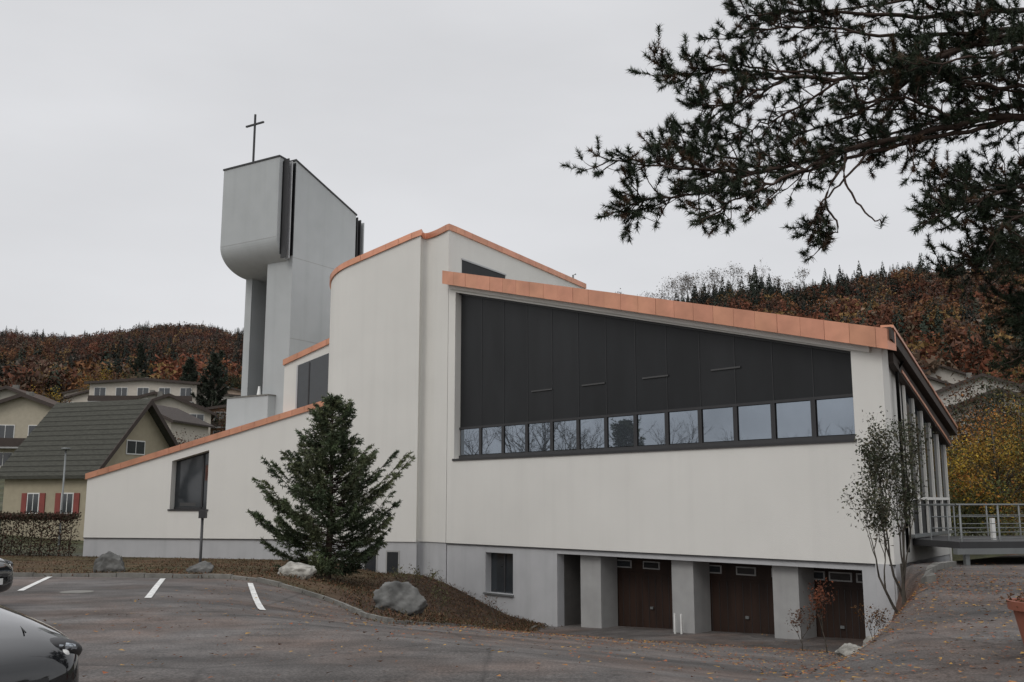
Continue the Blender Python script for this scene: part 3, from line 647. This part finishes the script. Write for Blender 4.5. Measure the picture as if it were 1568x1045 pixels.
R0=[([(9.5,13.6,6.6),(8.3,13.4,7.0),(7.1,13.2,7.06),(6.0,13,6.77),(4.58,12.9,6.43),(3.58,13,6.17),(2.5,13,6.2),(1.35,13,6.32)],.07,1.0),
([(9.5,13.6,8.2),(7.1,13,8.1),(6.0,12.9,7.83),(4.94,13,7.54),(3.76,13.2,7.64),(2.9,13.2,7.74),(2.2,13.2,7.6)],.055,.95),
([(9.5,13.6,9),(7.3,13.3,8.7),(5.6,13.1,8.5),(4.3,13,8.55),(3.3,13,8.45)],.05,.9),
([(9.5,13.6,8.4),(7.6,13.2,8.4),(6.4,13,8.2),(5.2,13,8.15),(4.2,13,8.3),(3.2,13,8.15)],.045,.9),
([(4.3,12.9,6.3),(3.6,12.6,5.9),(3.0,12.4,5.6),(2.8,12.4,5.5)],.025,.8),
([(3.4,13,6.15),(2.6,13.1,5.9),(1.9,13.1,5.8),(1.7,13.1,5.78)],.022,.9),
([(3.6,13,6.2),(2.7,13.4,6.6),(2.3,13.5,6.75)],.02,.8),
([(4.6,13,7.5),(3.9,13.3,7.1),(3.3,13.4,6.9)],.02,.9),([(3.9,13.2,7.6),(3.2,13,7.2),(2.7,13,7.1)],.02,.8),
([(6.0,13,7.8),(5.2,13.5,7.3),(4.2,13.8,7.0)],.03,.9),([(6.2,13,6.9),(5.4,12.7,7.1),(4.6,12.5,6.95)],.03,.9),
([(9.5,13.6,7.4),(7.6,13.9,7.5),(6.6,14,7.35),(5.6,14.1,7.1),(4.8,14.1,6.9)],.05,1),
([(9.5,13.6,7.9),(7.4,12.6,7.8),(6.4,12.2,7.5),(5.4,12.1,7.3)],.05,.8),
([(9.5,13.6,7.2),(8.0,13,7.4),(7.0,12.8,7.3),(6.2,12.8,7.35),(5.4,12.8,7.6)],.05,1),
([(9.5,13.6,5.9),(8.2,13.4,6.0),(7.2,13.2,6.0),(6.4,13,5.75),(5.9,13,5.6)],.05,1),
([(9.5,13.6,5.5),(7.9,13.2,5.7),(7.2,13.,5.6),(6.6,13,5.3)],.05,1),
([(9.5,13.6,5.0),(7.9,13.7,5.2),(7.2,13.6,5.05),(6.5,13.4,5.0)],.05,1),
([(9.5,13.6,4.5),(8.2,13.6,4.7),(7.6,13.6,4.5),(7.1,13.5,4.3)],.045,1),
([(9.5,13.6,4.2),(8.2,13.6,4.3),(7.6,13.6,4.0),(7.2,13.5,3.7)],.045,1),
([(9.5,13.6,6.2),(8.0,14.2,6.5),(7.2,14.3,6.3),(6.6,14.2,6.5)],.045,.8),
([(9.5,13.6,4.7),(8.2,12.8,4.95),(7.5,12.5,4.8),(6.7,12.4,4.85)],.045,1),
([(9.5,13.6,3.8),(8.3,13.3,3.9),(7.7,13.2,3.6),(7.4,13.2,3.3)],.04,1),
([(9.5,13.6,10.5),(7.8,14,9.9),(6.2,14.3,9.4),(4.4,14.3,9.2)],.05,.8),
([(9.5,13.6,9.4),(7.8,12.5,9.0),(6.2,12.2,8.7),(5.0,12.2,8.5)],.05,.8)]
for P_,r_,d_ in R0: pbranch(P_,r_,d_)
for P_,r_,d_ in R0[:2]+R0[9:22]:
    o=Vector((random.uniform(.1,.5),random.uniform(-.7,.9),random.uniform(-.15,.2))); pbranch([P_[0]]+[tuple(Vector(p)+o) for p in P_[1:]],r_*.7,.42)
for P_ in ([(5.0,12.95,6.5),(4.6,12.8,6.05),(4.15,12.7,5.6),(4.1,12.7,5.45)],[(4.6,12.9,6.4),(4.5,12.7,5.9),(4.75,12.6,5.4),(4.9,12.5,5.32)],[(4.6,12.9,6.3),(4.25,12.8,5.7),(4.4,12.8,5.3),(4.25,12.8,5.2)]):
    pbranch(P_,.02,.55,bare_to=.8,side=.5)
TT=[];CC=[]
for p,v,big in tuft:
    nn=78 if big else 40
    v=np.array(v); v=v+np.array((0,0,.15)); w=rng.uniform(-.11,.03,(nn,1)); b_=np.array(p)+v*w
    o=rvec(nn)*.8+v*.65; o/=np.linalg.norm(o,axis=1)[:,None]; s=np.cross(o,rvec(nn)); s/=np.linalg.norm(s,axis=1)[:,None]+1e-6
    L_=rng.uniform(.06,.11,(nn,1)); TT.append(np.stack([b_-s*.0055,b_+s*.0055,b_+o*L_],1))
    g_=np.array(random.choice(((.026,.040,.020),(.034,.048,.025),(.020,.030,.017),(.08,.048,.028) if random.random()<.5 else (.026,.040,.020)))); CC.append(np.tile(g_,(nn,1))*rng.uniform(.7,1.3,(nn,1)))
tb.obj('trunk_and_branches',M['bark'],pine); tris_mesh('needles',np.concatenate(TT),np.concatenate(CC),M['needle'],pine)
# ------------------------------------------------------------------ boulders
def boulder(x,y,w,h,m,sd):
    bm=bmesh.new(); bmesh.ops.create_icosphere(bm,subdivisions=5,radius=1)
    pl=[]
    rr=random.Random(sd)
    for i in range(16):
        n=Vector((rr.gauss(0,1),rr.gauss(0,1),rr.gauss(0,.8))).normalized(); pl.append((n,rr.uniform(.66,.92)))
    for v in bm.verts:
        p=v.co.copy()
        for n,d in pl:
            e=p.dot(n)-d
            if e>0: p-=n*e*.92
        k=1+.10*noise.noise(p*1.3+Vector((sd,0,0)))+.10*noise.noise(p*4+Vector((sd,5,0)))+.04*noise.noise(p*12)
        p*=k; v.co=Vector((p.x*w/2*1.15,p.y*w*.45,p.z*h*.68))
    me=bpy.data.meshes.new('boulder'); bm.to_mesh(me); bm.free(); me.materials.append(m)
    for q in me.polygons: q.use_smooth=True
    o=link(bpy.data.objects.new('boulder',me)); o.location=(x,y,ground_z(x,y)+h*.3)
boulder(-12.0,30,.9,.65,M['rock'],1); boulder(-9.0,29,.7,.40,M['rock'],4); boulder(-6.3,29.2,1.1,.58,M['rockw'],8); boulder(-2.75,24.6,1.3,.82,M['rock'],12); boulder(-15.9,31,.8,.45,M['rock'],16); boulder(8.3,23.0,.6,.4,M['rockw'],20); boulder(7.3,22.0,.6,.28,M['rockw'],23)
# ------------------------------------------------------------------ street furniture
def lamp(x,y,top):
    e=empty('street_lamp'); z=ground_z(x,y); t=Tubes(); t.add([(x,y,z),(x,y,z+1),(x,y,top-.15)],[.07,.055,.045],10); t.obj('pole',M['steel'],e)
    t=Tubes(); t.add([(x,y,top-.15),(x,y,top-.12),(x,y,top-.02),(x,y,top)],[.06,.22,.24,.1],14); t.obj('head',M['steel'],e)
lamp(-24.7,54.5,4.6); lamp(-55,104,11)
e=empty('path_lamp'); x,y=-11.35,36.5; z=ground_z(x,y); t=Tubes(); t.add([(x,y,z),(x,y,1.05)],[.05,.05],10); t.obj('post',M['dark2'],e)
f=Fr((x,y),(1,0),(0,-1)); prism(f,rect(-.12,.14,1.05,1.32),-.1,.1,M['dark2'],'lamp_head',e)
te=empty('terrace_railing'); TF=Fr((11.6,25.9),(.985,.17),(.17,-.985))
prism(TF,rect(0,7,.45,.62),-4,0,M['dark2'],'deck',te)
prism(TF,rect(-.1,7,.3,.45),-.15,.03,M['steel'],'beam',te)
for i in range(4): prism(TF,rect(.2+i*1.9,.32+i*1.9,-1.5,.45),-.2,-.08,M['steel'],'leg',te)
t=Tubes()
for i in range(6): t.add([TF(.1+i*1.1,.6,-.05),TF(.1+i*1.1,1.56,-.05)],[.028]*2,6)
for z_ in(1.57,1.3,1.08,.86,.7): t.add([TF(0,z_,-.05),TF(6.5,z_,-.05)],[.026 if z_>1.5 else .012]*2,6)
for i in range(5): t.add([TF(.1,.6,-.6-i*.8),TF(.1,1.56,-.6-i*.8)],[.02]*2,6)
for i in range(6): t.add([TF(.3+i*1.1,.6,-3.9),TF(.3+i*1.1,1.56,-3.9)],[.025]*2,6)
for z_ in(1.57,1.2,.86): t.add([TF(0,z_,-3.9),TF(6.5,z_,-3.9)],[.02]*2,6)
t.add([TF(.1,1.56,-.05),TF(.1,1.56,-3.8)],[.024]*2,6); t.obj('bars',M['steel'],te)
for i in range(3): prism(TF,rect(1.9+i*1.3,2.0+i*1.3,.62,1.2),-1.4,-1.3,M['plate'],'post',te)
e=empty('plant_pot'); x,y=6.15,11.6; bm=[(0,.27),(.42,.36),(.42,.41),(.52,.42),(.52,.36),(.44,.33)]
V=[];F=[];k=28
for z_,r in bm:
    for j in range(k): V.append((x+r*math.cos(6.2832*j/k),y+r*math.sin(6.2832*j/k),z_))
F=[(i*k+j,i*k+(j+1)%k,(i+1)*k+(j+1)%k,(i+1)*k+j) for i in range(len(bm)-1) for j in range(k)]
F.append(tuple((len(bm)-1)*k+j for j in range(k)))
mesh_obj('pot',V,F,M['terra'],e,smooth=False)
P=np.array((x,y,.5))+rng.normal(0,1,(700,3))*np.array((.15,.15,.05)); tris_mesh('plant',leaf_tris(P,.05),np.tile((.09,.05,.03),(700,1)),M['foliage'],e)
# ------------------------------------------------------------------ cars
def car(x,y,hd):
    e=empty('parked_car')
    st=[(2.02,.50,.32,.53,.57,.40),(1.98,.66,.24,.62,.69,.55),(1.85,.78,.2,.72,.795,.62),(1.55,.84,.2,.80,.88,.66),(1.1,.86,.2,.87,.95,.68),(.85,.86,.2,.90,.98,.70),
     (.10,.86,.2,.93,1.41,.60),(-.5,.86,.2,.95,1.50,.60),(-1.2,.86,.2,.97,1.46,.58),(-1.75,.84,.22,.98,1.25,.60),(-1.95,.80,.3,.9,1.0,.62),(-2.02,.7,.36,.7,.78,.55)]
    V=[];F=[];mi=[]
    for s in st:
        X,hw,zl,zb,zt,tw_=s
        half=[(0,zl),(hw*.9,zl),(hw,zl+.14),(hw*1.0,(zl+zb)/2),(hw*.98,zb-.05),(hw*.94,zb),(tw_,zt-.03),(tw_*.8,zt+.01),(0,zt+.03)]
        ring=half+[(-a,b_) for a,b_ in half[-2:0:-1]]
        for a,b_ in ring: V.append((X,a,b_))
    k=16
    for i in range(len(st)-1):
        for j in range(k):
            F.append((i*k+j,i*k+(j+1)%k,(i+1)*k+(j+1)%k,(i+1)*k+j))
            gl=0
            if 5<=i<=9 and j in(5,10): gl=1
            if i==5 and j in(6,7,8,9): gl=1
            if i==9 and j in(6,7,8,9): gl=1
            mi.append(gl)
    F.append(tuple(range(k)));F.append(tuple((len(st)-1)*k+j for j in range(k)));mi+=[0,0]
    o=mesh_obj('body',V,F,M['carblk'],e,smooth=True); o.data.materials.append(M['glassd'])
    for p,q in zip(o.data.polygons,mi): p.material_index=q
    md=o.modifiers.new('s','SUBSURF'); md.levels=2; md.render_levels=3
    def ell(name,c,s,m,rz=0,ry=-.35):
        bm=bmesh.new(); bmesh.ops.create_uvsphere(bm,u_segments=24,v_segments=14,radius=1)
        me=bpy.data.meshes.new(name); bm.to_mesh(me); bm.free(); me.materials.append(m)
        for pl in me.polygons: pl.use_smooth=True
        q=link(bpy.data.objects.new(name,me),e); q.location=c; q.scale=s; q.rotation_euler=(0,ry,rz); return q
    for sy in(1,-1):
        ell('headlight_housing',(1.745,sy*.61,.678),(.19,.19,.078),M['dark2'],-sy*.7)
        ell('headlight',(1.765,sy*.62,.68),(.175,.165,.066),M['lens'],-sy*.7)
        ell('headlight_bulb',(1.895,sy*.58,.67),(.045,.05,.04),M['plate'],-sy*.6)
        ell('fog_lamp',(1.93,sy*.55,.36),(.04,.06,.05),M['lens'],-sy*.5)
        ell('mirror',(.40,sy*.95,.99),(.07,.10,.07),M['carblk'])
        ell('tail_light',(-1.9,sy*.68,.85),(.07,.1,.12),redsh,sy*.5)
        t=Tubes(); t.add([(1.80,sy*.38,.825),(1.4,sy*.52,.892),(.95,sy*.60,.945)],[.006]*3,4); t.obj('bonnet_crease',M['rubber'],e)
        for X in(1.25,-1.25):
            t=Tubes(); t.add([(X,sy*.68,.31),(X,sy*.7,.31),(X,sy*.86,.31),(X,sy*.88,.31)],[.27,.31,.31,.27],28); t.obj('tyre',M['rubber'],e)
            t=Tubes(); t.add([(X,sy*.8,.31),(X,sy*.885,.31),(X,sy*.89,.31)],[.2,.2,.15],20); t.obj('rim',M['rim'],e)
    f=Fr((1.985,0),(0,1),(1,0))
    prism(f,rect(-.42,.42,.50,.56),-.05,.03,M['dark2'],'grille',e); prism(f,rect(-.40,.40,.27,.37),-.06,.0,M['dark2'],'intake',e); prism(f,rect(-.26,.26,.385,.485),-.02,.055,M['plate'],'number_plate',e)
    ell('badge',(2.02,0,.60),(.015,.05,.04),M['rim'])
    e.location=(x,y,ground_z(x,y)); e.rotation_euler=(0,0,hd)
hv=Vector((.86,-.51)).normalized(); car(-3.13-hv.x*2.0,6.05-hv.y*2.0,math.atan2(hv.y,hv.x))
car(-8.72-2.0,17.1,-.12)
# ------------------------------------------------------------------ sky, sun, camera
w=bpy.data.worlds.new('World'); scene.world=w; w.use_nodes=True; N=w.node_tree.nodes;L=w.node_tree.links; bg=N['Background']
sun_el,sun_az=math.radians(42),math.radians(215)
sk=N.new('ShaderNodeTexSky'); sk.sky_type='NISHITA'; sk.sun_disc=False; sk.sun_elevation=sun_el; sk.sun_rotation=sun_az; sk.dust_density=4
tc=N.new('ShaderNodeTexCoord'); sp=N.new('ShaderNodeSeparateXYZ'); L.new(tc.outputs['Generated'],sp.inputs[0])
mr=N.new('ShaderNodeMapRange'); mr.interpolation_type='SMOOTHSTEP'; mr.inputs[1].default_value=.45; mr.inputs[2].default_value=1; mr.inputs[3].default_value=7.5; mr.inputs[4].default_value=14
L.new(sp.outputs[2],mr.inputs[0])
mp=N.new('ShaderNodeMapping'); mp.inputs['Scale'].default_value=(1,1,3.2); L.new(tc.outputs['Generated'],mp.inputs[0])
nz=N.new('ShaderNodeTexNoise'); nz.inputs['Scale'].default_value=1.7; nz.inputs['Detail'].default_value=5; L.new(mp.outputs[0],nz.inputs['Vector'])
m2=N.new('ShaderNodeMapRange'); m2.inputs[1].default_value=.3;m2.inputs[2].default_value=.7;m2.inputs[3].default_value=.90;m2.inputs[4].default_value=1.06; L.new(nz.outputs['Fac'],m2.inputs[0])
mu=N.new('ShaderNodeMath'); mu.operation='MULTIPLY'; L.new(mr.outputs[0],mu.inputs[0]); L.new(m2.outputs[0],mu.inputs[1])
cm=N.new('ShaderNodeVectorMath'); cm.operation='SCALE'; cm.inputs[0].default_value=(.985,.99,1.015); L.new(mu.outputs[0],cm.inputs['Scale'])
mx=N.new('ShaderNodeMix'); mx.data_type='RGBA'; mx.inputs[0].default_value=.93; L.new(sk.outputs[0],mx.inputs[6]); L.new(cm.outputs[0],mx.inputs[7])
L.new(mx.outputs[2],bg.inputs['Color']); bg.inputs['Strength'].default_value=.1
sl=bpy.data.lights.new('sun','SUN'); sl.energy=.75; sl.angle=math.radians(25); sl.color=(1,.97,.92); so=link(bpy.data.objects.new('sun',sl))
dv=Vector((math.sin(sun_az)*math.cos(sun_el),math.cos(sun_az)*math.cos(sun_el),math.sin(sun_el)))
so.rotation_euler=dv.to_track_quat('Z','Y').to_euler(); so.location=(0,0,40)
cd=bpy.data.cameras.new('camera'); cd.sensor_width=36; cd.lens=34.44; cd.clip_end=6000; cd.clip_start=.1
co=link(bpy.data.objects.new('camera',cd)); co.location=(0,0,1.65); co.rotation_euler=(math.radians(99.31),0,0); scene.camera=co
scene.view_settings.view_transform='Standard'; scene.view_settings.look='None'; scene.view_settings.exposure=0
